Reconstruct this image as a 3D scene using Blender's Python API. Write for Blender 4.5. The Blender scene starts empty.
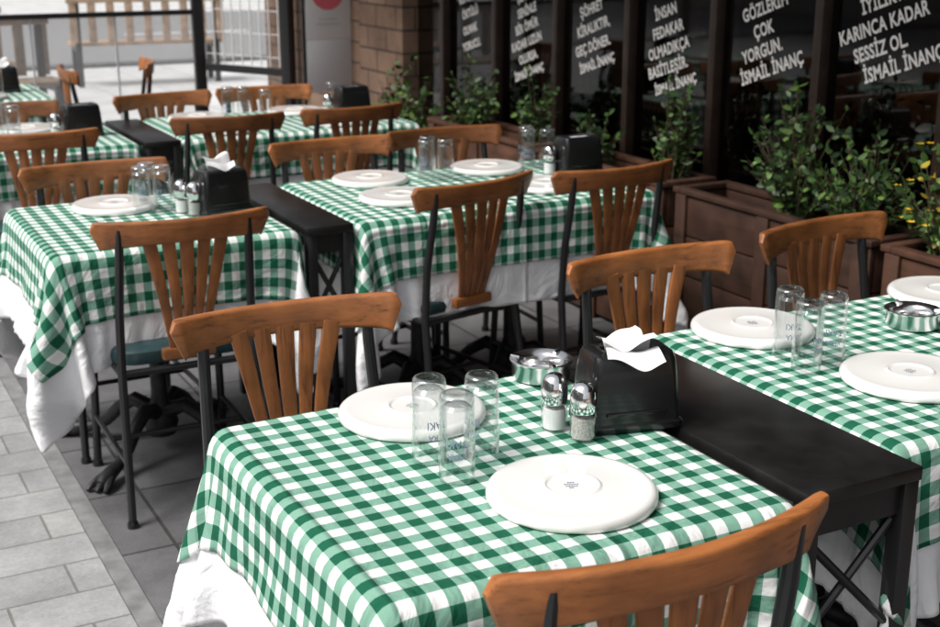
import bpy, bmesh, math, random
import numpy as np
from mathutils import Vector, Matrix
random.seed(7); np.random.seed(7)
S=bpy.context.scene
COL=S.collection

# ------------------------------------------------------------ materials
def mat(name):
    m=bpy.data.materials.new(name); m.use_nodes=True
    nt=m.node_tree; b=nt.nodes['Principled BSDF']
    return m,nt,b
def N(nt,t,**k):
    n=nt.nodes.new(t)
    for a,v in k.items(): setattr(n,a,v)
    return n
def ramp(nt,stops):
    r=N(nt,'ShaderNodeValToRGB'); e=r.color_ramp.elements
    while len(e)<len(stops): e.new(0.5)
    for i,(p,c) in enumerate(stops):
        e[i].position=p; e[i].color=(*c,1)
    return r
def bump(nt,b,src,strength=.3,dist=.002):
    n=N(nt,'ShaderNodeBump'); n.inputs['Strength'].default_value=strength; n.inputs['Distance'].default_value=dist
    nt.links.new(src,n.inputs['Height']); nt.links.new(n.outputs[0],b.inputs['Normal']); return n
def simple(name,c,rough=.5,metal=0,coat=0,noise=0,nscale=20,bmp=0):
    m,nt,b=mat(name)
    b.inputs['Base Color'].default_value=(*c,1); b.inputs['Roughness'].default_value=rough
    b.inputs['Metallic'].default_value=metal; b.inputs['Coat Weight'].default_value=coat
    if noise or bmp:
        tc=N(nt,'ShaderNodeTexCoord'); no=N(nt,'ShaderNodeTexNoise'); no.inputs['Scale'].default_value=nscale; no.inputs['Detail'].default_value=6
        nt.links.new(tc.outputs['Object'],no.inputs['Vector'])
        if noise:
            r=ramp(nt,[(.3,tuple(x*(1-noise) for x in c)),(.7,tuple(min(1,x*(1+noise)) for x in c))])
            nt.links.new(no.outputs['Fac'],r.inputs[0]); nt.links.new(r.outputs[0],b.inputs['Base Color'])
        if bmp: bump(nt,b,no.outputs['Fac'],bmp,.003)
    return m
def wood(name,scale,dark,light,rough=.38,coat=.25):
    m,nt,b=mat(name)
    tc=N(nt,'ShaderNodeTexCoord'); oi=N(nt,'ShaderNodeObjectInfo')
    mp=N(nt,'ShaderNodeMapping'); mp.inputs['Scale'].default_value=scale
    ad=N(nt,'ShaderNodeVectorMath',operation='ADD')
    sc=N(nt,'ShaderNodeVectorMath',operation='SCALE'); sc.inputs[0].default_value=(7,11,5)
    nt.links.new(oi.outputs['Random'],sc.inputs['Scale'])
    nt.links.new(tc.outputs['Object'],ad.inputs[0]); nt.links.new(sc.outputs[0],ad.inputs[1])
    nt.links.new(ad.outputs[0],mp.inputs['Vector'])
    n1=N(nt,'ShaderNodeTexNoise'); n1.inputs['Scale'].default_value=1; n1.inputs['Detail'].default_value=8; n1.inputs['Roughness'].default_value=.7; n1.inputs['Distortion'].default_value=.35
    nt.links.new(mp.outputs[0],n1.inputs['Vector'])
    r=ramp(nt,[(.30,dark),(.44,tuple(a*.4+b_*.6 for a,b_ in zip(dark,light))),(.75,light)])
    nt.links.new(n1.outputs['Fac'],r.inputs[0])
    n2=N(nt,'ShaderNodeTexNoise'); n2.inputs['Scale'].default_value=11; n2.inputs['Detail'].default_value=4; nt.links.new(ad.outputs[0],n2.inputs['Vector'])
    mr=N(nt,'ShaderNodeMapRange'); mr.inputs['From Min'].default_value=.3; mr.inputs['From Max'].default_value=.7; mr.inputs['To Min'].default_value=.65; mr.inputs['To Max'].default_value=1.25
    nt.links.new(n2.outputs['Fac'],mr.inputs['Value'])
    mr2=N(nt,'ShaderNodeMapRange'); mr2.inputs['To Min'].default_value=.62; mr2.inputs['To Max'].default_value=1.15
    nt.links.new(oi.outputs['Random'],mr2.inputs['Value'])
    mu=N(nt,'ShaderNodeMath',operation='MULTIPLY'); nt.links.new(mr.outputs[0],mu.inputs[0]); nt.links.new(mr2.outputs[0],mu.inputs[1])
    vm=N(nt,'ShaderNodeVectorMath',operation='SCALE'); nt.links.new(r.outputs[0],vm.inputs[0]); nt.links.new(mu.outputs[0],vm.inputs['Scale'])
    nt.links.new(vm.outputs[0],b.inputs['Base Color'])
    rr=N(nt,'ShaderNodeMapRange'); rr.inputs['To Min'].default_value=rough-.1; rr.inputs['To Max'].default_value=rough+.2; nt.links.new(n2.outputs['Fac'],rr.inputs['Value']); nt.links.new(rr.outputs[0],b.inputs['Roughness'])
    b.inputs['Coat Weight'].default_value=coat; b.inputs['Coat Roughness'].default_value=.25
    bump(nt,b,n1.outputs['Fac'],.25,.001)
    return m
WD=(.080,.023,.007); WL=(.44,.158,.046)
M_woodH=wood('chair_wood_rail',(3,70,70),WD,WL,.38,.2)
M_woodV=wood('chair_wood_slat',(70,70,3),WD,WL,.38,.2)
M_plankH=wood('planter_wood',(30,2.5,30),(.024,.010,.006),(.095,.040,.021),.6,0)
M_bench=wood('bench_wood',(3,40,40),(.25,.16,.10),(.48,.34,.24),.6,0)
M_black=simple('black_metal',(.012,.012,.013),.38,.0,.2)
M_iron=simple('cast_iron',(.03,.03,.032),.45,.5,0,.4,30,.3)
M_btop=simple('black_tabletop',(.011,.010,.010),.36,0,.0,.5,14,.1)
M_seat=simple('seat_vinyl',(.02,.05,.055),.4,0,.1,.25,40,.15)
M_plastic=simple('black_plastic',(.010,.010,.011),.25,0,.2)
M_steel=simple('stainless_steel',(.75,.75,.75),.2,1.0)
M_chrome=simple('chrome',(.88,.88,.88),.1,1.0)
M_porc=simple('porcelain',(.80,.79,.77),.14,0,.5)
M_stamp=simple('plate_stamp',(.12,.16,.22),.5)
M_salt=simple('salt',(.85,.85,.84),.9)
M_pepper=simple('pepper',(.50,.48,.45),.9,0,0,.5,400)
M_tissue=simple('paper_tissue',(.80,.80,.80),.95)
M_print=simple('glass_print',(.20,.26,.36),.5)
M_letter=simple('white_lettering',(.90,.87,.84),.6)
M_mull=simple('window_frame_brown',(.035,.020,.015),.45,0,.1,.3,15)
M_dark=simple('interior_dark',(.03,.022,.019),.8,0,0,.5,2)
M_frame=simple('enclosure_frame_black',(.015,.015,.017),.4)
M_soil=simple('soil',(.03,.02,.013),.95,0,0,.5,60,.8)
M_white_p=simple('banner_white',(.80,.80,.81),.5)
M_gray_p=simple('banner_grey',(.55,.55,.57),.5)
M_pink=simple('banner_pink',(.80,.16,.20),.5)
M_awn=simple('awning_canvas',(.12,.10,.09),.9,0,0,.2,8)
M_stem=simple('stem',(.06,.04,.02),.8)
def leafmat(name,c):
    m=simple(name,c,.5,0,0,.35,12); return m
LEAF=[leafmat('leaf_dark',(.026,.060,.018)),leafmat('leaf_mid',(.055,.120,.027)),leafmat('leaf_light',(.12,.21,.045)),leafmat('leaf_yellow',(.42,.32,.04))]
M_flower=simple('yellow_flower',(.75,.50,.03),.6)

def layermix(name,tint,base=.04,edge=.7,power=3.5,rough=.02,haze=0):
    m=bpy.data.materials.new(name); m.use_nodes=True; nt=m.node_tree; nt.nodes.clear()
    o=N(nt,'ShaderNodeOutputMaterial'); mx=N(nt,'ShaderNodeMixShader'); t=N(nt,'ShaderNodeBsdfTransparent'); g=N(nt,'ShaderNodeBsdfGlossy'); f=N(nt,'ShaderNodeLayerWeight')
    t.inputs[0].default_value=(*tint,1); g.inputs['Roughness'].default_value=rough; g.inputs[0].default_value=(1,1,1,1)
    f.inputs[0].default_value=.5
    pw=N(nt,'ShaderNodeMath',operation='POWER'); pw.inputs[1].default_value=power
    mm=N(nt,'ShaderNodeMath',operation='MULTIPLY_ADD'); mm.inputs[1].default_value=edge; mm.inputs[2].default_value=base; mm.use_clamp=True
    nt.links.new(f.outputs['Facing'],pw.inputs[0]); nt.links.new(pw.outputs[0],mm.inputs[0]); nt.links.new(mm.outputs[0],mx.inputs[0])
    src=t.outputs[0]
    if haze:
        h=N(nt,'ShaderNodeMixShader'); h.inputs[0].default_value=haze; df=N(nt,'ShaderNodeBsdfTranslucent'); d2=N(nt,'ShaderNodeBsdfDiffuse'); df.inputs[0].default_value=(.9,.92,.92,1); d2.inputs[0].default_value=(.85,.87,.87,1)
        h2=N(nt,'ShaderNodeMixShader'); h2.inputs[0].default_value=.5; nt.links.new(df.outputs[0],h2.inputs[1]); nt.links.new(d2.outputs[0],h2.inputs[2])
        nt.links.new(t.outputs[0],h.inputs[1]); nt.links.new(h2.outputs[0],h.inputs[2]); src=h.outputs[0]
    nt.links.new(src,mx.inputs[1]); nt.links.new(g.outputs[0],mx.inputs[2]); nt.links.new(mx.outputs[0],o.inputs[0])
    return m
M_glass=layermix('clear_glass',(.965,.975,.975),.035,.95,2.6,.015)
M_gbase=layermix('clear_glass_base',(.90,.93,.93),.10,.85,1.5,.04)
M_sglass=layermix('shaker_glass',(.95,.96,.96),.07,.7,2.2)
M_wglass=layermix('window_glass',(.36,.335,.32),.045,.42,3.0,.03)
M_eglass=layermix('enclosure_glass',(.95,.96,.96),.06,.5,3,.06)
M_vinyl=layermix('enclosure_vinyl',(.95,.96,.96),.05,.4,3,.12,.22)

def gingham():
    m,nt,b=mat('gingham_cloth'); uv=N(nt,'ShaderNodeUVMap'); sx=N(nt,'ShaderNodeSeparateXYZ'); nt.links.new(uv.outputs[0],sx.inputs[0])
    outs=[]
    for k in ('X','Y'):
        d=N(nt,'ShaderNodeMath',operation='DIVIDE'); d.inputs[1].default_value=P_CHECK; nt.links.new(sx.outputs[k],d.inputs[0])
        fr=N(nt,'ShaderNodeMath',operation='FRACT'); nt.links.new(d.outputs[0],fr.inputs[0])
        g=N(nt,'ShaderNodeMath',operation='GREATER_THAN'); g.inputs[1].default_value=.5; nt.links.new(fr.outputs[0],g.inputs[0]); outs.append(g)
    a=N(nt,'ShaderNodeMath',operation='ADD'); nt.links.new(outs[0].outputs[0],a.inputs[0]); nt.links.new(outs[1].outputs[0],a.inputs[1])
    h=N(nt,'ShaderNodeMath',operation='MULTIPLY'); h.inputs[1].default_value=.5; nt.links.new(a.outputs[0],h.inputs[0])
    r=ramp(nt,[(0,(.79,.80,.79)),(.25,(.19,.37,.285)),(.75,(.007,.100,.054))]); r.color_ramp.interpolation='CONSTANT'
    nt.links.new(h.outputs[0],r.inputs[0])
    w=N(nt,'ShaderNodeTexNoise'); w.inputs['Scale'].default_value=700; w.inputs['Detail'].default_value=2; nt.links.new(uv.outputs[0],w.inputs['Vector'])
    mr=N(nt,'ShaderNodeMapRange'); mr.inputs['To Min'].default_value=.75; mr.inputs['To Max'].default_value=1.18; nt.links.new(w.outputs['Fac'],mr.inputs['Value'])
    vm=N(nt,'ShaderNodeVectorMath',operation='SCALE'); nt.links.new(r.outputs[0],vm.inputs[0]); nt.links.new(mr.outputs[0],vm.inputs['Scale'])
    nt.links.new(vm.outputs[0],b.inputs['Base Color']); b.inputs['Roughness'].default_value=.9; b.inputs['Specular IOR Level'].default_value=.25
    creases(nt,b,uv,sx)
    return m
def creases(nt,b,uv,sx):
    n=N(nt,'ShaderNodeTexNoise'); n.inputs['Scale'].default_value=6; n.inputs['Detail'].default_value=4; n.inputs['Distortion'].default_value=1.4; nt.links.new(uv.outputs[0],n.inputs['Vector'])
    tot=n.outputs['Fac']
    for k in ('X','Y'):
        d=N(nt,'ShaderNodeMath',operation='MULTIPLY_ADD'); d.inputs[1].default_value=1/.36; d.inputs[2].default_value=.15; nt.links.new(sx.outputs[k],d.inputs[0])
        pp=N(nt,'ShaderNodeMath',operation='PINGPONG'); pp.inputs[1].default_value=.5; nt.links.new(d.outputs[0],pp.inputs[0])
        mr=N(nt,'ShaderNodeMapRange'); mr.interpolation_type='SMOOTHSTEP'; mr.inputs['From Min'].default_value=0; mr.inputs['From Max'].default_value=.035; mr.inputs['To Min'].default_value=.16; mr.inputs['To Max'].default_value=0
        nt.links.new(pp.outputs[0],mr.inputs['Value'])
        a=N(nt,'ShaderNodeMath',operation='ADD'); nt.links.new(tot,a.inputs[0]); nt.links.new(mr.outputs[0],a.inputs[1]); tot=a.outputs[0]
    bump(nt,b,tot,.75,.032)
P_CHECK=.047
M_ging=gingham()
def linen():
    m,nt,b=mat('white_linen'); uv=N(nt,'ShaderNodeUVMap'); sx=N(nt,'ShaderNodeSeparateXYZ'); nt.links.new(uv.outputs[0],sx.inputs[0])
    b.inputs['Base Color'].default_value=(.86,.865,.88,1); b.inputs['Roughness'].default_value=.85
    creases(nt,b,uv,sx); return m
M_linen=linen()

def paving(name,c1,c2,mortar,bw,bh,ms,rot=0,rough=.8,off=.5,dirt=.35):
    m,nt,b=mat(name); tc=N(nt,'ShaderNodeTexCoord'); mp=N(nt,'ShaderNodeMapping'); mp.inputs['Rotation'].default_value=(0,0,rot)
    nt.links.new(tc.outputs['Object'],mp.inputs['Vector'])
    br=N(nt,'ShaderNodeTexBrick'); br.offset=off; br.inputs['Scale'].default_value=1; br.inputs['Brick Width'].default_value=bw; br.inputs['Row Height'].default_value=bh
    br.inputs['Mortar Size'].default_value=ms; br.inputs['Mortar Smooth'].default_value=.3; br.inputs['Color1'].default_value=(*c1,1); br.inputs['Color2'].default_value=(*c2,1); br.inputs['Mortar'].default_value=(*mortar,1)
    nt.links.new(mp.outputs[0],br.inputs['Vector'])
    n=N(nt,'ShaderNodeTexNoise'); n.inputs['Scale'].default_value=3.5; n.inputs['Detail'].default_value=9; n.inputs['Roughness'].default_value=.7; nt.links.new(tc.outputs['Object'],n.inputs['Vector'])
    mr=N(nt,'ShaderNodeMapRange'); mr.inputs['From Min'].default_value=.3; mr.inputs['From Max'].default_value=.7; mr.inputs['To Min'].default_value=1-dirt; mr.inputs['To Max'].default_value=1+dirt*.5; nt.links.new(n.outputs['Fac'],mr.inputs['Value'])
    n2=N(nt,'ShaderNodeTexNoise'); n2.inputs['Scale'].default_value=120; n2.inputs['Detail'].default_value=3; nt.links.new(tc.outputs['Object'],n2.inputs['Vector'])
    mr2=N(nt,'ShaderNodeMapRange'); mr2.inputs['To Min'].default_value=.75; mr2.inputs['To Max'].default_value=1.25; nt.links.new(n2.outputs['Fac'],mr2.inputs['Value'])
    mu=N(nt,'ShaderNodeMath',operation='MULTIPLY'); nt.links.new(mr.outputs[0],mu.inputs[0]); nt.links.new(mr2.outputs[0],mu.inputs[1])
    vm=N(nt,'ShaderNodeVectorMath',operation='SCALE'); nt.links.new(br.outputs['Color'],vm.inputs[0]); nt.links.new(mu.outputs[0],vm.inputs['Scale'])
    nt.links.new(vm.outputs[0],b.inputs['Base Color']); b.inputs['Roughness'].default_value=rough
    inv=N(nt,'ShaderNodeMath',operation='MULTIPLY_ADD'); inv.inputs[1].default_value=-1; inv.inputs[2].default_value=1; nt.links.new(br.outputs['Fac'],inv.inputs[0])
    ad=N(nt,'ShaderNodeMath',operation='MULTIPLY_ADD'); ad.inputs[1].default_value=.3; nt.links.new(n2.outputs['Fac'],ad.inputs[0]); nt.links.new(inv.outputs[0],ad.inputs[2])
    bump(nt,b,ad.outputs[0],.6,.004)
    return m
M_pave=paving('pavement_pavers',(.29,.295,.30),(.37,.37,.37),(.20,.19,.18),.34,.17,.004,0,.8,.5,.35)
M_floor=paving('terrace_slabs',(.11,.11,.115),(.15,.15,.155),(.05,.05,.05),.40,.40,.006,0,.6,.0,.45)
M_curb=simple('curb_stone',(.20,.20,.20),.8,0,0,.3,15,.4)
M_ground=simple('ground_asphalt',(.30,.30,.30),.9,0,0,.2,3,.3)
M_road=simple('road_asphalt',(.24,.24,.245),.9,0,0,.25,30,.3)

# ------------------------------------------------------------ mesh builder
class MB:
    def __init__(s): s.v=[];s.f=[];s.m=[];s.sm=[];s.mats=[]
    def mi(s,m):
        if m not in s.mats: s.mats.append(m)
        return s.mats.index(m)
    def add(s,v,f,m,smooth=True):
        o=len(s.v); s.v+= [tuple(x) for x in v]; k=s.mi(m)
        for q in f: s.f.append(tuple(i+o for i in q)); s.m.append(k); s.sm.append(smooth)
    def box(s,x0,x1,y0,y1,z0,z1,m,bev=0,M=None):
        bm=bmesh.new(); bmesh.ops.create_cube(bm,size=1)
        for v in bm.verts: v.co=Vector(((x0+x1)/2+v.co.x*(x1-x0),(y0+y1)/2+v.co.y*(y1-y0),(z0+z1)/2+v.co.z*(z1-z0)))
        if bev: bmesh.ops.bevel(bm,geom=bm.edges[:],offset=bev,segments=2,affect='EDGES',profile=.5)
        if M is not None: bm.transform(M)
        bm.verts.index_update()
        s.add([v.co[:] for v in bm.verts],[[v.index for v in f.verts] for f in bm.faces],m,bool(bev)); bm.free()
    def lathe(s,prof,m,n=40,c=(0,0,0),cap0=False,cap1=False):
        v=[];f=[]
        for r,z in prof:
            for i in range(n):
                a=2*math.pi*i/n; v.append((c[0]+r*math.cos(a),c[1]+r*math.sin(a),c[2]+z))
        for j in range(len(prof)-1):
            for i in range(n):
                i2=(i+1)%n; f.append((j*n+i,j*n+i2,(j+1)*n+i2,(j+1)*n+i))
        if cap0: f.append(tuple(range(n))[::-1])
        if cap1: f.append(tuple(range((len(prof)-1)*n,len(prof)*n)))
        s.add(v,f,m)
    def tube(s,pts,rad,m,n=10):
        pts=[Vector(p) for p in pts]
        if not isinstance(rad,(list,tuple)): rad=[rad]*len(pts)
        v=[];f=[]; up=Vector((0.13,.31,.94)).normalized()
        ref=None
        for k,p in enumerate(pts):
            t=(pts[min(k+1,len(pts)-1)]-pts[max(k-1,0)]).normalized()
            if ref is None: ref=t.cross(up); 
            if ref.length<1e-3: ref=t.cross(Vector((1,0,0)))
            a=(ref-t*ref.dot(t)).normalized(); b=t.cross(a); ref=a
            for i in range(n):
                g=2*math.pi*i/n; v.append(tuple(p+(a*math.cos(g)+b*math.sin(g))*rad[k]))
        for j in range(len(pts)-1):
            for i in range(n):
                i2=(i+1)%n; f.append((j*n+i,j*n+i2,(j+1)*n+i2,(j+1)*n+i))
        f.append(tuple(range(n))[::-1]); f.append(tuple(range((len(pts)-1)*n,len(pts)*n)))
        s.add(v,f,m)
    def loft(s,secs,m):
        n=len(secs[0]); v=[p for q in secs for p in q]; f=[]
        for j in range(len(secs)-1):
            for i in range(n):
                i2=(i+1)%n; f.append((j*n+i,j*n+i2,(j+1)*n+i2,(j+1)*n+i))
        f.append(tuple(range(n))[::-1]); f.append(tuple(range((len(secs)-1)*n,len(secs)*n)))
        s.add(v,f,m)
    def mesh(s,name,ang=35,recalc=True):
        me=bpy.data.meshes.new(name); me.from_pydata(s.v,[],s.f)
        for m in s.mats: me.materials.append(m)
        me.polygons.foreach_set('material_index',s.m); me.polygons.foreach_set('use_smooth',s.sm)
        if recalc:
            bm=bmesh.new(); bm.from_mesh(me); bmesh.ops.recalc_face_normals(bm,faces=bm.faces[:]); bm.to_mesh(me); bm.free()
        me.set_sharp_from_angle(angle=math.radians(ang)); me.update(); return me
def obj(name,me,loc=(0,0,0),rz=0,parent=None,scale=None):
    o=bpy.data.objects.new(name,me); COL.objects.link(o); o.location=loc; o.rotation_euler=(0,0,rz)
    if scale: o.scale=scale
    if parent: o.parent=parent
    return o
def rrect(w,h,r,k=3):
    pts=[]
    for cx,cy,a0 in ((w/2-r,h/2-r,0),(-w/2+r,h/2-r,90),(-w/2+r,-h/2+r,180),(w/2-r,-h/2+r,270)):
        for i in range(k+1):
            a=math.radians(a0+90*i/k); pts.append((cx+r*math.cos(a),cy+r*math.sin(a)))
    return pts

# ------------------------------------------------------------ chair (faces +y, origin on floor)
def chair_mesh():
    b=MB()
    HW=.251
    secs=[]; n=36
    for i in range(n+1):
        s=-1+2*i/n; y=-.268+.052*s*s
        zt=.862-.004*(1-s*s)
        h=.064+.016*s*s
        e=max(0,(abs(s)-.90)/.10)
        zt-=.014*e**3; 
        th=.024*(1-.45*e*e)
        c=[]
        for (py,pz) in rrect(th,h*(1-.25*e**3),min(th,h)*.34): 
            dn=(h/2-pz)/h
            x=s*HW - math.copysign(1,s)*(abs(s)**8)*.034*dn
            c.append((x,y+py-pz*.12,zt-h/2+pz))
        secs.append(c)
    b.loft(secs,M_woodH)
    for k in range(5):
        t=(k-2)/2; secs=[]
        for j in range(13):
            u=j/12; z=.465+u*.345
            x=t*(.040+.050*u+.012*u*u)
            w=.0175+.0205*u+ (.003 if k==2 else 0)
            y=-.203-.055*u-.012*math.sin(u*math.pi)+ .050*(x/.237)**2
            tilt=-t*.10
            secs.append([(x+px*math.cos(tilt),y+py-px*math.sin(tilt),z+(px*t*-.18)) for px,py in rrect(w,.010,.0035,2)])
        b.loft(secs,M_woodV)
    b.box(-.075,.075,-.222,-.194,.452,.484,M_woodH,.005)
    for sx in (-1,1):
        b.tube([(sx*.205,-.275,.0),(sx*.196,-.235,.22),(sx*.188,-.205,.44),(sx*.184,-.212,.60),(sx*.178,-.238,.76),(sx*.176,-.246,.84)],[.0115,.0125,.0125,.0125,.0125,.011],M_black)
        b.lathe([(.0,0),(.016,0),(.016,.012),(.012,.02)],M_plastic,12,(sx*.205,-.275,0))
        b.tube([(sx*.19,.19,.44),(sx*.196,.20,.2),(sx*.20,.215,.0)],.0122,M_black)
        b.lathe([(.0,0),(.016,0),(.016,.012),(.012,.02)],M_plastic,12,(sx*.20,.215,0))
        b.tube([(sx*.196,-.245,.17),(sx*.197,.204,.17)],.008,M_black)
        b.tube([(sx*.188,-.205,.425),(sx*.19,.19,.425)],.011,M_black)
    b.tube([(-.19,.19,.425),(.19,.19,.425)],.011,M_black)
    b.tube([(-.188,-.205,.425),(.188,-.205,.425)],.011,M_black)
    b.tube([(-.196,-.02,.17),(.196,-.02,.17)],.008,M_black)
    secs=[]
    for z,k in ((.432,.94),(.437,.99),(.455,1.0),(.470,.985),(.480,.93),(.485,.8),(.4865,.4),(.487,.02)):
        c=[]
        for px,py in rrect(.415*k,.38*k,.07*k,5):
            f=1-.06*( -py/.2) if py<0 else 1+.03*(py/.2)
            c.append((px*f,py+.012,z))
        secs.append(c)
    b.loft(secs,M_seat)
    return b.mesh('dining_chair')
ME_chair=chair_mesh()
def chair(x,ytop,face,rot=0,s=1.0):
    r=(0 if face>0 else math.pi)+math.radians(rot)
    ox=-math.sin(r)*.268*s; oy=math.cos(r)*.268*s
    return obj('dining_chair',ME_chair,(x+ox,ytop+oy,0),r,None,(s,s,s))

# ------------------------------------------------------------ cloth
ZT=.742
def drape(W,L,o,seed,clamp=None,clamp2=None,steps=150):
    rng=np.random.RandomState(seed)
    h=.0185; nx=int(round((W+2*o)/h))+1; ny=int(round((L+2*o)/h))+1
    xs=np.linspace(-W/2-o,W/2+o,nx); ys=np.linspace(-L/2-o,L/2+o,ny); hx=xs[1]-xs[0]; hy=ys[1]-ys[0]
    X,Y=np.meshgrid(xs,ys,indexing='ij'); z0=ZT+.003
    p=np.stack([X,Y,np.full_like(X,z0)],-1)
    fixed=(np.abs(X)<=W/2-.002)&(np.abs(Y)<=L/2-.002)
    w=np.where(fixed,0.,1.)[...,None]; v=np.zeros_like(p)
    v+=w*rng.normal(0,.10,p.shape)
    hd=math.hypot(hx,hy); dt=1/55
    def pr(a,b,wa,wb,rest,k,comp=False):
        d=b-a; l=np.sqrt((d*d).sum(-1,keepdims=True))+1e-9; c=(l-rest)/l
        if comp: c=np.minimum(c,0)
        c=k*c*d/np.maximum(wa+wb,1e-6); a+=wa*c; b-=wb*c
    e=.004
    for st in range(steps):
        v[...,2]-=9.8*dt*w[...,0]
        if st<90: v+=w*rng.normal(0,.02,p.shape)
        old=p.copy(); p=p+v*dt
        for it in range(14):
            pr(p[0:nx-1:2],p[1:nx:2],w[0:nx-1:2],w[1:nx:2],hx,1); pr(p[1:nx-1:2],p[2:nx:2],w[1:nx-1:2],w[2:nx:2],hx,1)
            pr(p[:,0:ny-1:2],p[:,1:ny:2],w[:,0:ny-1:2],w[:,1:ny:2],hy,1); pr(p[:,1:ny-1:2],p[:,2:ny:2],w[:,1:ny-1:2],w[:,2:ny:2],hy,1)
            for s in (0,1):
                pr(p[s:nx-1:2,:-1],p[s+1:nx:2,1:],w[s:nx-1:2,:-1],w[s+1:nx:2,1:],hd,.35)
                pr(p[s:nx-1:2,1:],p[s+1:nx:2,:-1],w[s:nx-1:2,1:],w[s+1:nx:2,:-1],hd,.35)
            if it%3==0:
                for s in (0,1,2,3):
                    ai=np.arange(s,nx-2,4)
                    if len(ai):
                        a=p[ai];b=p[ai+2]; pr(a,b,w[ai],w[ai+2],2*hx,.12,True); p[ai]=a;p[ai+2]=b
                    ai=np.arange(s,ny-2,4)
                    if len(ai):
                        a=p[:,ai];b=p[:,ai+2]; pr(a,b,w[:,ai],w[:,ai+2],2*hy,.12,True); p[:,ai]=a;p[:,ai+2]=b
            qx=W/2+e-np.abs(p[...,0]); qy=L/2+e-np.abs(p[...,1]); qz=z0-p[...,2]
            ins=(qx>0)&(qy>0)&(qz>0)&(~fixed)
            up=ins&(qz<=qx)&(qz<=qy); px_=ins&~up&(qx<=qy); py_=ins&~up&~px_
            p[...,2]=np.where(up,z0,p[...,2])
            p[...,0]=np.where(px_,np.sign(p[...,0])*(W/2+e),p[...,0])
            p[...,1]=np.where(py_,np.sign(p[...,1])*(L/2+e),p[...,1])
            if clamp:
                sgn,lim=clamp; c=(np.abs(p[...,1])<L/2+.02)&(sgn*p[...,0]>lim)&(~fixed)
                p[...,0]=np.where(c,sgn*lim,p[...,0])
        v=(p-old)/dt*(.985 if st<100 else .93)
    return p,X,Y,nx,ny
def cloth_objs(key,W,L,seed,clamp):
    o=.285; p,X,Y,nx,ny=drape(W,L,o,seed,clamp)
    hang=np.clip((ZT-p[...,2])/.29,0,1.4)
    ph=seed*1.7
    per=X*1.0+Y*1.0
    wave=.5+.5*np.sin(per*17+ph)+.25*np.sin(per*31+ph*2)
    fl=hang**1.3*(.018+.014*wave)
    cx=np.sign(p[...,0])*(np.abs(p[...,0])>=W/2+.002); cy=np.sign(p[...,1])*(np.abs(p[...,1])>=L/2+.002)
    blocked=(clamp[0]*p[...,0]>W/2)&(np.abs(p[...,1])<L/2+.02)
    p[...,0]+=np.where(blocked,0,cx*fl*1.3)
    # chairs stand against the front and back skirts: they hang straighter there
    p[...,1]+=cy*fl*np.clip((np.abs(p[...,0])-(W/2-.06))/.08,.12,1)
    dx=np.gradient(p,axis=0); dy=np.gradient(p,axis=1); nrm=np.cross(dx,dy); nrm/=np.linalg.norm(nrm,axis=-1,keepdims=True)+1e-9
    def mk(name,mask_o,off,m,thick):
        ix=np.where((np.abs(X[:,0])<=W/2+mask_o+1e-6))[0]; iy=np.where((np.abs(Y[0])<=L/2+mask_o+1e-6))[0]
        sub=np.ix_(ix,iy); q=p[sub]+nrm[sub]*(off+ (off*1.3)*hang[sub][...,None])
        a,b=len(ix),len(iy)
        idx=np.arange(a*b).reshape(a,b)
        F=np.stack([idx[:-1,:-1],idx[1:,:-1],idx[1:,1:],idx[:-1,1:]],-1).reshape(-1,4)
        me=bpy.data.meshes.new(name); me.from_pydata(q.reshape(-1,3).tolist(),[],F.tolist())
        uvl=me.uv_layers.new(name='UVMap'); uvs=np.stack([X[sub],Y[sub]],-1).reshape(-1,2)+3.0*P_CHECK*2
        li=np.empty(len(me.loops),dtype=np.int32); me.loops.foreach_get('vertex_index',li)
        uvl.data.foreach_set('uv',uvs[li].ravel())
        me.polygons.foreach_set('use_smooth',[True]*len(me.polygons)); me.materials.append(m); return me
    return mk('white_tablecloth_'+key,o,0,M_linen,0), mk('gingham_tablecloth_'+key,.172,.0035,M_ging,0)

def pedestal(b,cx,cy):
    b.lathe([(.0,.0),(.0,.05)],M_iron,8,(cx,cy,0))
    b.lathe([(.045,.05),(.055,.09),(.040,.13),(.026,.18),(.024,.40),(.034,.45),(.026,.50),(.024,.66),(.05,.70),(.05,.708)],M_iron,20,(cx,cy,0),True,True)
    for k in range(4):
        a=math.pi/4+k*math.pi/2; ca,sa=math.cos(a),math.sin(a)
        prof=[(.03,.13,.026),(.09,.155,.024),(.15,.12,.021),(.20,.07,.019),(.25,.045,.018),(.30,.035,.022),(.335,.026,.025),(.36,.018,.017)]
        b.tube([(cx+r*ca,cy+r*sa,z) for r,z,_ in prof],[q for *_,q in prof],M_iron,12)
        for t in (-.3,0,.3):
            b.tube([(cx+.33*ca-t*.06*sa,cy+.33*sa+t*.06*ca,.03),(cx+.365*ca-t*.09*sa,cy+.365*sa+t*.09*ca,.018),(cx+.385*ca-t*.10*sa,cy+.385*sa+t*.10*ca,.008)],[.012,.012,.007],M_iron,8)
        b.tube([(cx+.06*ca,cy+.06*sa,.70),(cx+.2*ca,cy+.2*sa,.698)],.01,M_iron,8)
def table_mesh(W,L,two=False):
    b=MB(); W2,L2=W-.016,L-.016; b.box(-W2/2,W2/2,-L2/2,L2/2,.708,ZT-.001,M_btop,.006)
    if two: pedestal(b,-W/2+.36,0); pedestal(b,W/2-.36,0)
    else: pedestal(b,0,0)
    return b.mesh('dining_table')
SW,SL=.715,.745
LW,LL=1.09,.74
ME_ts=table_mesh(SW,SL); ME_tl=table_mesh(LW,LL,True)
CL={}
CL['s1']=cloth_objs('s1',SW,SL,3,(1,SW/2+.016))
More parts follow.
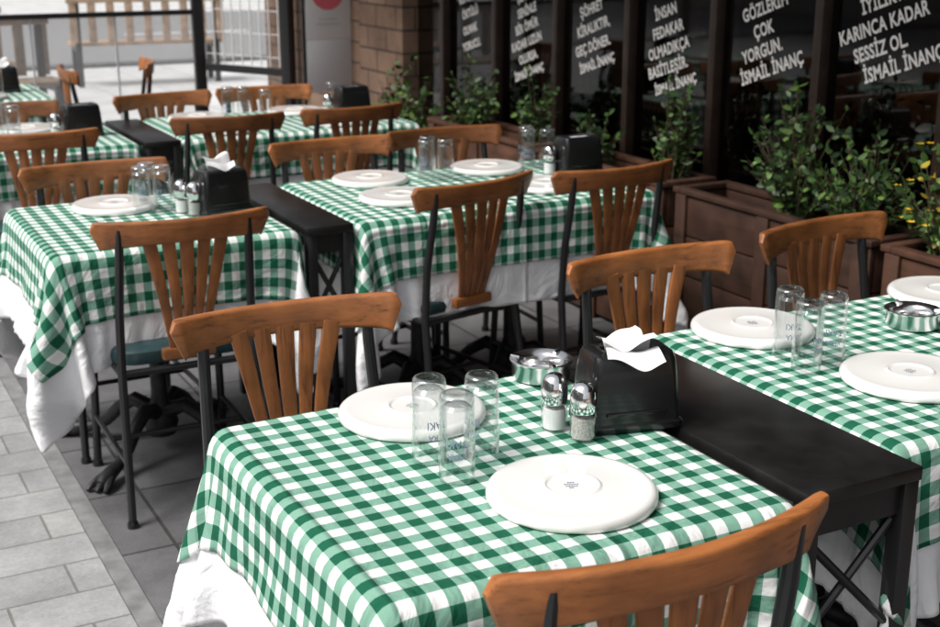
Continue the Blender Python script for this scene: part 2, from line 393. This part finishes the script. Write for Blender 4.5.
CL['s2']=cloth_objs('s2',SW,SL,11,(1,SW/2+.016))
CL['l1']=cloth_objs('l1',LW,LL,5,(-1,LW/2+.016))
def table(kind,x,y,key,flip=False):
    me=ME_ts if kind=='s' else ME_tl
    obj('dining_table',me,(x,y,0))
    for nm,m,zz in (('white_tablecloth',CL[key][0],0),('gingham_tablecloth',CL[key][1],0)):
        o=obj(nm,m,(x,y,zz),0,None,(1,-1,1) if flip else None)
        sd=o.modifiers.new('sub','SUBSURF'); sd.levels=1; sd.render_levels=1
        so=o.modifiers.new('th','SOLIDIFY'); so.thickness=.0012; so.offset=0
def black_table(x0,x1,y0,y1):
    b=MB(); cx,cy=(x0+x1)/2,(y0+y1)/2; w,l=(x1-x0)/2,(y1-y0)/2
    b.box(-w,w,-l,l,.725,.750,M_btop,.003)
    b.box(-w+.02,w-.02,-l+.015,-l+.035,.665,.7249,M_btop); b.box(-w+.02,w-.02,l-.035,l-.015,.665,.7249,M_btop)
    for sx in (-1,1):
        for sy in (-1,1):
            b.box(sx*(w-.018)-.016,sx*(w-.018)+.016,sy*(l-.02)-.016,sy*(l-.02)+.016,0,.7248,M_black,.002)
    for sy in (-1,1):
        yy=sy*(l-.02)
        b.tube([(-w+.02,yy,.66),(w-.02,yy,.45)],.008,M_black,8); b.tube([(w-.02,yy+.012,.66),(-w+.02,yy+.012,.45)],.008,M_black,8)
    obj('black_side_table',b.mesh('black_side_table'),(cx,cy,0))
XS=.962
table('s',XS,1.757,'s1'); black_table(1.342,1.592,1.40,2.16); table('l',2.158,1.85,'l1')
table('s',.955,3.90,'s2'); black_table(1.337,1.487,3.54,4.29); table('l',2.053,3.90,'l1',True)
table('s',.95,5.72,'s1',True); black_table(1.330,1.480,5.36,6.08); table('l',2.045,5.72,'l1')
table('s',.95,7.45,'s2')
chair(.896,1.118,1,0,1.04); chair(.872,2.47,-1,-2)
chair(1.80,2.50,-1,1); chair(2.39,2.56,-1,7)
chair(.928,3.36,1,-1); chair(.90,4.37,-1,1)
chair(1.885,3.45,1,13); chair(2.395,3.45,1,3)
chair(1.775,4.47,-1,2); chair(2.27,4.52,-1,-2)
chair(.85,5.10,1,-4); chair(.88,6.10,-1,0)
chair(1.65,5.20,1,-3); chair(2.22,5.22,1,2)
chair(1.60,6.13,-1,8); chair(2.12,6.17,-1,-2)
chair(1.42,7.5,-1,88); chair(1.98,7.7,1,80)

# ------------------------------------------------------------ table things
ZC=ZT+.0035+.0035+.002
def plate_mesh():
    b=MB()
    prof=[(.0,.0190),(.036,.0190),(.0395,.0192),(.0415,.0218),(.0440,.0220),(.0462,.0195),(.050,.0190),(.100,.0188),(.116,.0190),(.1225,.0196),(.1285,.0182),(.1325,.0145),(.1345,.0090),(.1345,.0040),(.1330,.0008),(.1300,.0003),(.1270,.001),(.12,.006),(.0,.010)]
    b.lathe(prof,M_porc,80)
    for k,(w,yy) in enumerate(((.012,.010),(.024,.003),(.020,-.004),(.010,-.010))):
        for j in range(int(w/.004)):
            x=-w/2+j*.004
            b.add([(x,yy-.0018,.0194),(x+.0028,yy-.0018,.0194),(x+.0028,yy+.0018,.0194),(x,yy+.0018,.0194)],[(0,1,2,3)],M_stamp,False)
    return b.mesh('dinner_plate',60,False)
ME_plate=plate_mesh()
def plate(x,y,r=0): obj('dinner_plate',ME_plate,(x,y,ZC),math.radians(r))

def text_verts(s,size,sx=1,off=0.0,spacing=1.0):
    cu=bpy.data.curves.new('t','FONT'); cu.body=s; cu.size=size; cu.align_x='CENTER'; cu.align_y='CENTER'; cu.offset=off; cu.resolution_u=3; cu.space_character=spacing
    o=bpy.data.objects.new('t',cu); COL.objects.link(o); bpy.context.view_layer.update()
    me=bpy.data.meshes.new_from_object(o.evaluated_get(bpy.context.evaluated_depsgraph_get()))
    v=[(p.co.x*sx,p.co.y) for p in me.vertices]; f=[tuple(q.vertices) for q in me.polygons]
    bpy.data.objects.remove(o); bpy.data.meshes.remove(me); bpy.data.curves.remove(cu); return v,f
GH=.146
def glass_mesh(a0,printed=True):
    b=MB(); R=.0295
    b.lathe([(R-.0018,.0),(R,.0004),(R+.0003,.002),(R,.06),(R-.0008,.115),(R-.0012,GH-.022)],M_glass,48)
    b.lathe([(R-.0012,GH-.022),(R-.0014,GH-.010),(R-.0022,GH-.005),(R-.0048,GH-.0012),(R-.009,GH),(.012,GH-.0008),(.0,GH-.0015)],M_gbase,48)
    b.lathe([(.0,GH-.018),(R-.010,GH-.019),(R-.0045,GH-.025)],M_gbase,48)
    b.lathe([(R-.0045,GH-.025),(R-.0028,GH-.035),(R-.0024,.06),(R-.0018,.0)],M_glass,48)
    if printed:
        for s,zc,size,m in (('VERA',.048,.015,M_print),('TAKI',.070,.019,M_print)):
            v,f=text_verts(s,size,.85,.0002)
            rr=R+.0006
            vv=[]
            for x,y in v:
                a=a0+(-x)/rr; vv.append((rr*math.cos(a),rr*math.sin(a),zc-y))
            b.add(vv,f,m,False)
    return b.mesh('drinking_glass',40,False)
GM=[glass_mesh(math.radians(a)) for a in (-118,-90,-150)]
def glass(x,y,k=0,r=0): obj('drinking_glass',GM[k],(x,y,ZC),math.radians(r))
def shaker_mesh(m):
    b=MB()
    b.lathe([(.0,.0),(.0210,.0),(.0232,.003),(.0232,.012),(.0222,.018),(.0232,.03),(.0232,.055),(.0205,.064)],M_sglass,12)
    b.lathe([(.0,.004),(.0200,.004),(.0200,.040),(.0,.042)],m,12)
    b.lathe([(.0222,.050),(.0235,.052),(.0235,.078),(.0225,.081),(.0215,.088),(.0180,.097),(.011,.1025),(.0,.104)],M_chrome,28)
    for k in range(7):
        a=k*2*math.pi/6; r=.006 if k<6 else 0
        b.lathe([(.0013,.1036),(.0,.1042)],M_plastic,6,(r*math.cos(a),r*math.sin(a),0))
    return b.mesh('shaker',35,False)
ME_salt=shaker_mesh(M_salt); ME_pep=shaker_mesh(M_pepper)
def ashtray_mesh():
    b=MB(); b.lathe([(.0,.001),(.052,.0),(.057,.003),(.058,.030),(.062,.036),(.0625,.039),(.060,.0405),(.046,.036),(.042,.031),(.040,.012),(.034,.007),(.0,.006)],M_steel,48)
    for k in range(3):
        a=k*2*math.pi/3+.4; ca,sa=math.cos(a),math.sin(a)
        b.tube([(.044*ca,.044*sa,.0385),(.061*ca,.061*sa,.0415)],[.004,.004],M_steel,8)
    return b.mesh('ashtray',40,False)
ME_ash=ashtray_mesh()
def napkin_mesh(mode):
    b=MB()
    secs=[]
    for z,w,d,r in ((0,.168,.108,.010),(.004,.172,.112,.012),(.012,.172,.112,.012),(.016,.164,.104,.012),(.05,.160,.100,.012),(.085,.154,.096,.013),(.112,.148,.090,.014),(.124,.140,.082,.014),(.130,.124,.064,.012),(.1305,.094,.036,.010),(.122,.090,.032,.009)):
        secs.append([(px,py,z+ (.010*(px/.08)**2 if z>.08 else 0)) for px,py in rrect(w,d,r,5)])
    b.loft(secs,M_plastic)
    for sy in (-1,1):
        b.box(-.055,.055,sy*.052-.003,sy*.052+.003,.03,.036,M_plastic,.001)
    if mode!='low':
      for k in range(3):
        n=16; v=[];f=[]
        rise=(.020,.034,.026)[k] if mode=='flop' else (.035,.05,.03)[k]
        reach=(-.070,-.045,.050)[k] if mode=='flop' else (-.03,.02,.045)[k]
        for i in range(n+1):
            for j in range(n+1):
                u=i/n;w=j/n
                x=(u-.5)*(.085-.006*k)*(1+.12*w)-.014*w*(k!=2)
                up=math.sin(min(1,w*1.6)*math.pi*.5)
                y=(-.006+.006*k)+(w**1.3)*reach*(.85+.3*u)+.004*math.sin(u*9+k*2)*w
                z=.120+rise*up-.030*max(0,w-.55)**1.3*(1.6 if k==0 else .6)+.006*math.sin(u*7+k*1.7)*w+.010*(u-.5)*w*(1 if k else -1)
                z+=.010*(2*u-1)**2*w
                v.append((x,y,z))
        for i in range(n):
            for j in range(n): a=i*(n+1)+j; f.append((a,a+n+1,a+n+2,a+1))
        b.add(v,f,M_tissue)
    else:
        b.box(-.040,.040,-.010,.010,.118,.1300,M_tissue,.002)
    return b.mesh('napkin_dispenser',35,False)
NM={m:napkin_mesh(m) for m in ('flop','up','low')}
def salt(x,y): obj('salt_shaker',ME_salt,(x,y,ZC))
def pepper(x,y): obj('pepper_shaker',ME_pep,(x,y,ZC))
def ash(x,y,r=0): obj('ashtray',ME_ash,(x,y,ZC),r)
def nap(x,y,r=0,s=1,mode='low'): obj('napkin_dispenser',NM[mode],(x,y,ZC+.0005),math.radians(r),None,(s,s,s))
plate(1.014,1.57,-25); plate(.947,2.005,160)
glass(.889,1.717,0); glass(.885,1.808,1); glass(.968,1.780,2)
ash(1.262,2.075); salt(1.140,1.828); pepper(1.160,1.765); nap(1.272,1.800,-12,1.04,'flop')
plate(1.83,2.12,20); plate(1.89,1.72,-30); plate(2.42,2.12,60); plate(2.46,1.66,0)
glass(1.782,1.955,0,10); glass(1.752,1.863,1,10); glass(1.832,1.882,0,-5); ash(2.17,1.985,1)
plate(.906,4.10,30); glass(.965,3.985,1); glass(1.028,3.975,0); glass(1.0,4.045,2); salt(1.075,3.93); pepper(1.10,3.875); nap(1.19,3.89,10,1,'up')
plate(1.80,4.13,0); plate(1.76,3.80,40); plate(2.27,4.14,0); plate(2.29,3.76,80)
glass(1.98,4.05,0); glass(2.045,4.03,1); glass(2.02,4.12,2); glass(2.42,4.10,0); glass(2.485,4.07,1); glass(2.45,4.165,2)
salt(2.43,3.96); nap(2.535,3.94,0)
plate(.95,5.92,0); plate(.93,5.5); glass(.80,5.70,0); glass(.865,5.68,1); glass(.83,5.77,2); salt(1.03,5.66); nap(1.14,5.68,5)
plate(1.72,5.93); plate(1.72,5.5); plate(2.2,5.93); plate(2.25,5.5); glass(1.86,5.9,0); glass(1.925,5.87,1); glass(1.98,5.72,2); nap(2.42,5.75,0); salt(2.3,5.75); glass(2.36,5.85,0)
plate(.95,7.2); plate(.95,7.65); nap(1.1,7.45,0,1,'up'); glass(.85,7.4,0); glass(.915,7.42,1); glass(1.05,7.3,2)

# ------------------------------------------------------------ ground
def sheet(name,x0,x1,y0,y1,z,m):
    me=bpy.data.meshes.new(name); me.from_pydata([(x0,y0,z),(x1,y0,z),(x1,y1,z),(x0,y1,z)],[],[(0,1,2,3)]); me.materials.append(m); return obj(name,me)
sheet('ground',-150,150,-150,150,-.012,M_ground)
sheet('pavement',-6,.60,-20,16,-.004,M_pave)
sheet('terrace_floor',.655,3.26,-4,9.6,0,M_floor)
b=MB(); b.box(.602,.653,-20,16,-.011,.001,M_curb); obj('curb_strip',b.mesh('curb_strip'))
M_plaza=paving('plaza_slabs',(.58,.58,.58),(.64,.64,.64),(.40,.40,.40),.6,.6,.01,0,.8,.0,.2)
sheet('plaza_paving',.655,30,9.62,16,-.002,M_plaza)
sheet('road',-40,40,16.3,26,-.008,M_road)
b=MB(); b.box(-40,40,16.05,16.28,-.011,.05,M_curb,.01); obj('kerb',b.mesh('kerb'))
b=MB()
for k in range(10): b.box(-15+4*k,-13+4*k,20.9,21.05,-.0075,-.003,M_white_p)
obj('road_marking',b.mesh('road_marking'))
sheet('far_pavement',-40,40,26.05,46,-.004,M_plaza)

# ------------------------------------------------------------ restaurant building
bld=bpy.data.objects.new('restaurant_building',None); COL.objects.link(bld)
def stonemat():
    m=paving('stone_blocks',(.21,.125,.083),(.29,.185,.128),(.09,.06,.045),.27,.13,.008,0,.85,.5,.45)
    nt=m.node_tree
    for n in nt.nodes:
        if n.type=='MAPPING':
            tc=[k for k in nt.nodes if k.type=='TEX_COORD'][0]
            sp=N(nt,'ShaderNodeSeparateXYZ'); ad=N(nt,'ShaderNodeMath',operation='ADD'); cb=N(nt,'ShaderNodeCombineXYZ')
            nt.links.new(tc.outputs['Object'],sp.inputs[0]); nt.links.new(sp.outputs[0],ad.inputs[0]); nt.links.new(sp.outputs[1],ad.inputs[1])
            nt.links.new(ad.outputs[0],cb.inputs[0]); nt.links.new(sp.outputs[2],cb.inputs[1]); nt.links.new(cb.outputs[0],n.inputs['Vector'])
    return m
M_stone=stonemat()
WX=3.30
mull=[3.53+.585*k for k in range(-9,7)]
mull=[y for y in mull if y<6.8]
b=MB()
for y in mull: b.box(WX-.045,WX+.03,y-.020,y+.020,.32,2.50,M_mull,.003)
b.box(WX-.05,WX+.035,-1.9,6.82,2.502,2.62,M_mull); b.box(WX-.055,WX+.04,-1.9,6.82,.24,.318,M_mull)
obj('window_frames',b.mesh('window_frames'),parent=bld)
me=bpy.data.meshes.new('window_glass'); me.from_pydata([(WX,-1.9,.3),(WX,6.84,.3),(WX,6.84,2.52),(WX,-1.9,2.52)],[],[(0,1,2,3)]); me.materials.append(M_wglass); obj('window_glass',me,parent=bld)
b=MB()
b.box(WX-.03,WX+.06,-1.9,6.82,0,.238,M_stone)
b.box(3.20,3.55,6.84,7.46,0,6,M_stone,.006)
b.box(WX,3.5,7.462,9.45,0,6,M_stone)
b.box(WX-.02,3.5,-6,6.838,2.622,6,M_stone)
b.box(WX-.02,3.5,-6,-1.902,0,2.62,M_stone)
obj('stone_walls',b.mesh('stone_walls'),parent=bld)
b=MB()
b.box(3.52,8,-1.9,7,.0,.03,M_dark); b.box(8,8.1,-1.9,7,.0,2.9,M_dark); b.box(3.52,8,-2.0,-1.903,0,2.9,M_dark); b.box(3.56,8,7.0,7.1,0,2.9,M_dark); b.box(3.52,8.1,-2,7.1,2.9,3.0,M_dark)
M_intl=simple('interior_wood',(.16,.08,.045),.5,0,0,.4,5)
M_curt=simple('interior_blind',(.11,.085,.075),.9,0,0,.4,6)
for y in (0,1.6,3.2,4.8):
    b.box(4.0,4.7,y,y+.8,.70,.74,M_intl,.004); b.box(4.3,4.4,y+.35,y+.45,.03,.70,M_dark)
    b.box(5.2,5.6,y,y+.9,.40,.46,M_intl,.01); b.box(5.55,5.62,y,y+.9,.46,1.15,M_intl,.01)
for y in (-.6,.9,2.3,3.0,4.6,5.8): b.box(3.75,3.80,y,y+.42,.7,1.9,M_curt,.01)
obj('dining_room_interior',b.mesh('interior'),parent=bld)
def lettering(lines,yc,zc,tilt,size,lh,name='window_lettering'):
    b=MB(); t=math.radians(tilt)
    for i,(s,dx,sc) in enumerate(lines):
        v,f=text_verts(s,size*sc,.74,.0020,1.05)
        vv=[]
        cy=-(i-(len(lines)-1)/2)*lh
        for x,y in v:
            xx=x+dx; yy=y
            X_=xx*math.cos(t)-yy*math.sin(t); Z_=xx*math.sin(t)+yy*math.cos(t)+cy
            vv.append((WX-.003,yc-X_,zc+Z_))
        b.add(vv,f,M_letter,False)
    obj(name,b.mesh(name,30,False),parent=bld)
lettering([('İYİLİKTE',0,1),('KARINCA KADAR',0,1),('SESSİZ OL.',0.0,1),('İSMAİL İNANÇ',.11,1)],3.27,1.252,19,.067,.080)
lettering([('GÖZLERİM',0,1),('ÇOK',0,1),('YORGUN.',0,1),('İSMAİL İNANÇ',.06,1)],3.865,1.196,19,.067,.080)
lettering([('İNSAN',-.03,1),('FEDAKAR',-.01,1),('OLMADIKÇA',0,1),('BASİTLEŞİR.',0,1),('İSMAİL İNANÇ',.06,.85)],4.45,1.12,17,.064,.079)
lettering([('ŞÖHRET',-.02,1),('KİRALIKTIR,',0,1),('GEÇ DÖNER.',0,1),('İSMAİL İNANÇ',.04,.85)],5.02,1.13,17,.064,.085)
lettering([('ŞEFKAT',-.02,1),('SENİNLE',0,1),('BİR ÖMÜR',0,1),('KADAR UZUN',0,1),('OLURSA.',.02,1),('İSMAİL İNANÇ',.03,.9)],5.61,1.10,17,.060,.076)
lettering([('KÖTÜLÜĞÜ',0,1),('ÖRTÜLÜ',0,1),('OLMAK',.0,1),('YORUCU.',.02,1)],6.20,1.13,15,.060,.085)
b=MB(); b.box(1.9,3.28,-2.5,8.6,2.70,2.73,M_awn)  # awning out of view overhead, added and sized to shade the wall and windows
for y in (-2.4,.3,3.0,5.7,8.5): b.tube([(1.95,y,2.68),(3.28,y,2.68)],.02,M_black)
b.tube([(1.91,-2.5,2.67),(1.91,8.6,2.67)],.025,M_black)
b.box(1.88,1.898,-2.5,8.6,2.5,2.72,M_awn)
obj('unseen_awning',b.mesh('unseen_awning'),parent=bld)

o=MB(); o.box(2.985,3.29,7.80,7.82,.93,1.75,M_white_p,.002); o.box(2.985,3.29,7.80,7.82,.60,.928,M_gray_p,.002)
n=40; vv=[(3.137+.11*math.cos(2*math.pi*i/n),7.797,1.22+.11*math.sin(2*math.pi*i/n)) for i in range(n)]
o.add(vv,[tuple(range(n))],M_pink,False)
o.tube([(2.975,7.81,0),(2.975,7.81,1.8)],.012,M_black); o.tube([(2.975,7.81,1.77),(3.29,7.81,1.77)],.01,M_black)
o.box(2.9,3.05,7.72,7.9,0,.02,M_black,.003)
for k,(w,z) in enumerate(((.12,1.05),(.16,1.02))):
    o.box(3.137-w/2,3.137+w/2,7.7965,7.7995,z,z+.008,M_gray_p)
obj('hanging_banner',o.mesh('banner'))

# ------------------------------------------------------------ planters and shrubs
def planter(y0,y1,x0=2.98,x1=3.22,h=.62):
    b=MB(); n=4; ph=h/n
    for k in range(n):
        z0=.02+k*ph; z1=z0+ph-.006
        b.box(x0,x0+.022,y0,y1,z0,z1,M_plankH,.003); b.box(x1-.022,x1,y0,y1,z0,z1,M_plankH,.003)
        b.box(x0+.0225,x1-.0225,y0,y0+.022,z0,z1,M_plankH,.003); b.box(x0+.0225,x1-.0225,y1-.022,y1,z0,z1,M_plankH,.003)
    b.box(x0-.012,x1+.012,y0-.012,y0+.03,.02+h,.02+h+.022,M_plankH,.004); b.box(x0-.012,x1+.012,y1-.03,y1+.012,.02+h,.02+h+.022,M_plankH,.004)
    b.box(x0-.012,x0+.03,y0+.031,y1-.031,.02+h,.02+h+.022,M_plankH,.004); b.box(x1-.03,x1+.012,y0+.031,y1-.031,.02+h,.02+h+.022,M_plankH,.004)
    for yy in (y0+.01,(y0+y1)/2-.03,y1-.07): b.box(x0-.014,x0-.001,yy,yy+.06,0,.02+h-.002,M_plankH,.003)
    for xx in (x0+.02,x1-.06):
        for yy in (y0+.03,y1-.07): b.box(xx,xx+.04,yy,yy+.04,0,.019,M_black)
    b.box(x0+.0228,x1-.0228,y0+.0228,y1-.0228,.4,h-.03,M_soil)
    obj('wooden_planter',b.mesh('wooden_planter'))
for y0,y1 in ((1.85,2.86),(2.92,3.93),(4.02,4.95),(5.04,6.05)): planter(y0,y1)
def shrub(x,y,hgt,spread,n,seed,wts,leaf=.026,z0=.585,flowers=0):
    rng=random.Random(seed); b=MB()
    nb=max(3,int(n/14)); tips=[]
    for s in range(nb):
        a=rng.uniform(0,6.283); rr=spread*math.sqrt(rng.random()); h=hgt*rng.uniform(.35,1)*(1-.35*rr/spread)
        bx,by=rng.uniform(-.03,.03),rng.uniform(-.04,.04)
        tx,ty=rr*math.cos(a)*.62,rr*math.sin(a)
        pts=[Vector((bx+(tx-bx)*u**1.3,by+(ty-by)*u**1.3,h*u)) for u in (0,.25,.5,.75,1)]
        tips.append(pts[-1])
        b.tube(pts,[.004,.0035,.003,.002,.001],M_stem,5)
        for k in range(14):
            u=.2+.83*(k+rng.random())/14; u=min(u,1); i=min(int(u*4),3); p=pts[i].lerp(pts[i+1],u*4-i)
            d=Vector((rng.gauss(0,1),rng.gauss(0,1),rng.gauss(.4,.7))).normalized(); L=leaf*rng.uniform(.6,1.3)*1.3
            side=d.cross(Vector((rng.gauss(0,1),rng.gauss(0,1),rng.gauss(0,1)))).normalized(); nrm=d.cross(side)
            w=L*.26
            v=[p,p+d*L*.35+side*w+nrm*L*.06,p+d*L*.75+side*w*.8+nrm*L*.05,p+d*L,p+d*L*.75-side*w*.8+nrm*L*.05,p+d*L*.35-side*w+nrm*L*.06,p+d*L*.5]
            b.add([tuple(q) for q in v],[(0,1,6),(1,2,6),(2,3,6),(3,4,6),(4,5,6),(5,0,6)],rng.choices(LEAF,wts)[0],False)
    for k in range(flowers):
        p=rng.choice(tips)+Vector((rng.gauss(0,.02),rng.gauss(0,.02),rng.gauss(0,.02)))
        for q in range(6):
            a=q*1.047; dd=Vector((math.cos(a),math.sin(a),.35))*.015; ss=Vector((-math.sin(a),math.cos(a),0))*.006
            b.add([tuple(p),tuple(p+dd*.6+ss),tuple(p+dd),tuple(p+dd*.6-ss)],[(0,1,2,3)],M_flower,False)
    obj('shrub',b.mesh('shrub',30,False),(x,y,z0))
shrub(3.11,3.10,.46,.24,950,1,(4,4,1.4,0)); shrub(3.11,3.42,.58,.24,1150,2,(4,4,1.2,0))
shrub(3.08,2.70,.50,.20,1000,4,(2,4,3,1.5),.026,.585,40); shrub(3.08,2.2,.46,.22,800,5,(2,4,3,1),.026,.585,24)
shrub(3.12,4.15,.56,.15,480,6,(4,4,1,0)); shrub(3.10,4.68,.34,.16,320,7,(5,3,1,0))
shrub(3.10,5.20,.48,.16,460,8,(4,4,1.4,0)); shrub(3.10,5.78,.46,.22,750,9,(4,4,2,0)); 
M_terra=simple('terracotta',(.14,.07,.045),.8,0,0,.3,10)
def pot(x,y,seed):
    b=MB(); b.lathe([(.0,.0),(.12,.0),(.15,.34),(.165,.34),(.165,.38),(.145,.38),(.14,.33),(.0,.33)],M_terra,28)
    obj('plant_pot',b.mesh('plant_pot'),(x,y,0)); shrub(x,y,.74,.27,1000,seed,(3,4,2.4,0),.032,.32)
pot(3.0,6.35,21)

# ------------------------------------------------------------ end enclosure
enc=bpy.data.objects.new('glass_enclosure',None); COL.objects.link(enc)
b=MB()
YE=9.5
for x in (-.6,1.0,2.80): b.box(x-.04,x+.04,YE-.03,YE+.03,0,2.6,M_frame,.004)
b.box(-.56,.96,YE-.02,YE+.02,1.0,1.035,M_frame); b.box(1.04,2.76,YE-.02,YE+.02,1.0,1.035,M_frame)
b.box(-.56,.96,YE-.02,YE+.02,.10,.15,M_frame); b.box(1.04,2.76,YE-.02,YE+.02,.10,.15,M_frame)
for x in (1.62,2.2): b.box(x-.006,x+.006,YE-.008,YE+.008,.15,1.0,M_gray_p)
b.box(-.64,2.84,YE-.03,YE+.03,2.602,2.68,M_frame)
A=Vector((2.84,9.46,0)); B=Vector((3.22,8.75,0)); d=(B-A); Ln=d.length; ang=math.atan2(d.y,d.x)
Mx=Matrix.Translation(A)@Matrix.Rotation(ang,4,'Z')
b.box(.0,Ln,-.02,.02,.60,.65,M_frame,0,Mx); b.box(Ln-.05,Ln+.03,-.035,.035,0,2.6,M_frame,.004,Mx); b.box(0,Ln-.06,-.02,.02,.08,.13,M_frame,0,Mx)
for k in range(1,9): b.box(Ln*k/9-.003,Ln*k/9+.003,-.004,.004,.66,2.6,M_white_p,0,Mx)
for k in range(10): b.box(0,Ln-.06,.005,.010,.72+k*.16,.726+k*.16,M_white_p,0,Mx)
obj('frames',b.mesh('frames'),parent=enc)
me=bpy.data.meshes.new('panes'); me.from_pydata([(-.6,YE,1.03),(2.8,YE,1.03),(2.8,YE,2.6),(-.6,YE,2.6),(A.x,A.y,.1),(B.x,B.y,.1),(B.x,B.y,2.6),(A.x,A.y,2.6)],[],[(0,1,2,3),(4,5,6,7)]); me.materials.append(M_eglass); obj('panes',me,parent=enc)
v=[];f=[];nx_,nz_=60,8
for i in range(nx_+1):
    for j in range(nz_+1):
        x=-.58+3.36*i/nx_; z=.14+.86*j/nz_; v.append((x,YE+.006*math.sin(x*9)*math.sin(j*math.pi/nz_)+.004*math.sin(x*23+z*5),z))
for i in range(nx_):
    for j in range(nz_): a=i*(nz_+1)+j; f.append((a,a+nz_+1,a+nz_+2,a+1))
me=bpy.data.meshes.new('vinyl_curtain'); me.from_pydata(v,[],f); me.polygons.foreach_set('use_smooth',[True]*len(f)); me.materials.append(M_vinyl); obj('vinyl_curtain',me,parent=enc)
def bench(x,y,r):
    b=MB()
    for k in range(4): b.box(-.8,.8,-.2+k*.11,-.11+k*.11,.42,.45,M_bench,.004)
    for k in range(9): b.box(-.8+.19*k,-.72+.19*k,.235,.26,.46,.86,M_bench,.004)
    b.box(-.82,.82,.23,.265,.862,.92,M_bench,.006)
    for sx in (-.72,.72):
        b.box(sx-.03,sx+.03,-.2,-.15,0,.418,M_black); b.box(sx-.03,sx+.03,.2,.228,0,.86,M_black); b.box(sx-.03,sx+.03,-.148,.198,.37,.418,M_black)
    obj('wooden_bench',b.mesh('wooden_bench'),(x,y,0),math.radians(r))
bench(1.25,10.7,8); bench(1.15,12.4,8); bench(3.6,14.2,175)

# ------------------------------------------------------------ buildings across the street
M_fac=simple('facade_plaster',(.40,.365,.33),.9,0,0,.15,2)
M_fw=simple('facade_window',(.03,.035,.04),.15)
def facade(name,x,y,r,W,H):
    e=bpy.data.objects.new(name,None); COL.objects.link(e); e.location=(x,y,0); e.rotation_euler=(0,0,math.radians(r))
    b=MB(); b.box(-W/2,W/2,.2,6,0,H,M_fac)
    nb=int(W/2.2); fl=int(H/3)
    for i in range(nb):
        for j in range(fl):
            cx=-W/2+(i+.5)*W/nb; z=.9+j*3
            b.box(cx-.85,cx+.85,.08,.199,z-.1,z-.02,M_white_p)
            b.box(cx-.65,cx+.65,.12,.198,z,z+1.6,M_fw); b.box(cx-.72,cx-.66,.1,.198,z,z+1.6,M_white_p); b.box(cx+.66,cx+.72,.1,.198,z,z+1.6,M_white_p)
            b.box(cx-.8,cx+.8,.08,.197,z+1.62,z+1.74,M_white_p)
    b.box(-W/2-.2,W/2+.2,-.1,6.1,H+.002,H+.3,M_white_p)
    obj('walls',b.mesh('walls'),parent=e)
facade('street_building',-11,6,90,40,6)
facade('street_building',6,46,0,50,8)

# ------------------------------------------------------------ light, world, camera
w=bpy.data.worlds.new('World'); S.world=w; w.use_nodes=True; nt=w.node_tree
bg=nt.nodes['Background']; sk=N(nt,'ShaderNodeTexSky'); sk.sky_type='NISHITA'; sk.sun_disc=False
EL=math.radians(52); AZ=math.radians(268)
sk.sun_elevation=EL; sk.sun_rotation=AZ; sk.dust_density=4; sk.air_density=1.0
hs=N(nt,'ShaderNodeHueSaturation'); hs.inputs['Saturation'].default_value=.25
nt.links.new(sk.outputs[0],hs.inputs['Color']); nt.links.new(hs.outputs[0],bg.inputs[0]); bg.inputs[1].default_value=.15
sl=bpy.data.lights.new('sun','SUN'); sl.energy=3.6; sl.angle=math.radians(26); sl.color=(1,.96,.91)
so=bpy.data.objects.new('sun',sl); COL.objects.link(so)
dirv=Vector((math.sin(AZ)*math.cos(EL),math.cos(AZ)*math.cos(EL),math.sin(EL)))
so.rotation_euler=dirv.to_track_quat('Z','Y').to_euler(); so.location=(-5,-2,8)
cam=bpy.data.cameras.new('camera'); co=bpy.data.objects.new('camera',cam); COL.objects.link(co)
cam.sensor_width=36; cam.lens=49.8; cam.clip_end=500; cam.clip_start=.05
co.location=(0,0,1.6); co.rotation_euler=(math.radians(90-16.5),0,math.radians(-28))
cam.dof.use_dof=True; cam.dof.focus_distance=2.25; cam.dof.aperture_fstop=6.5
S.camera=co
S.view_settings.view_transform='Standard'; S.view_settings.look='None'; S.view_settings.exposure=0
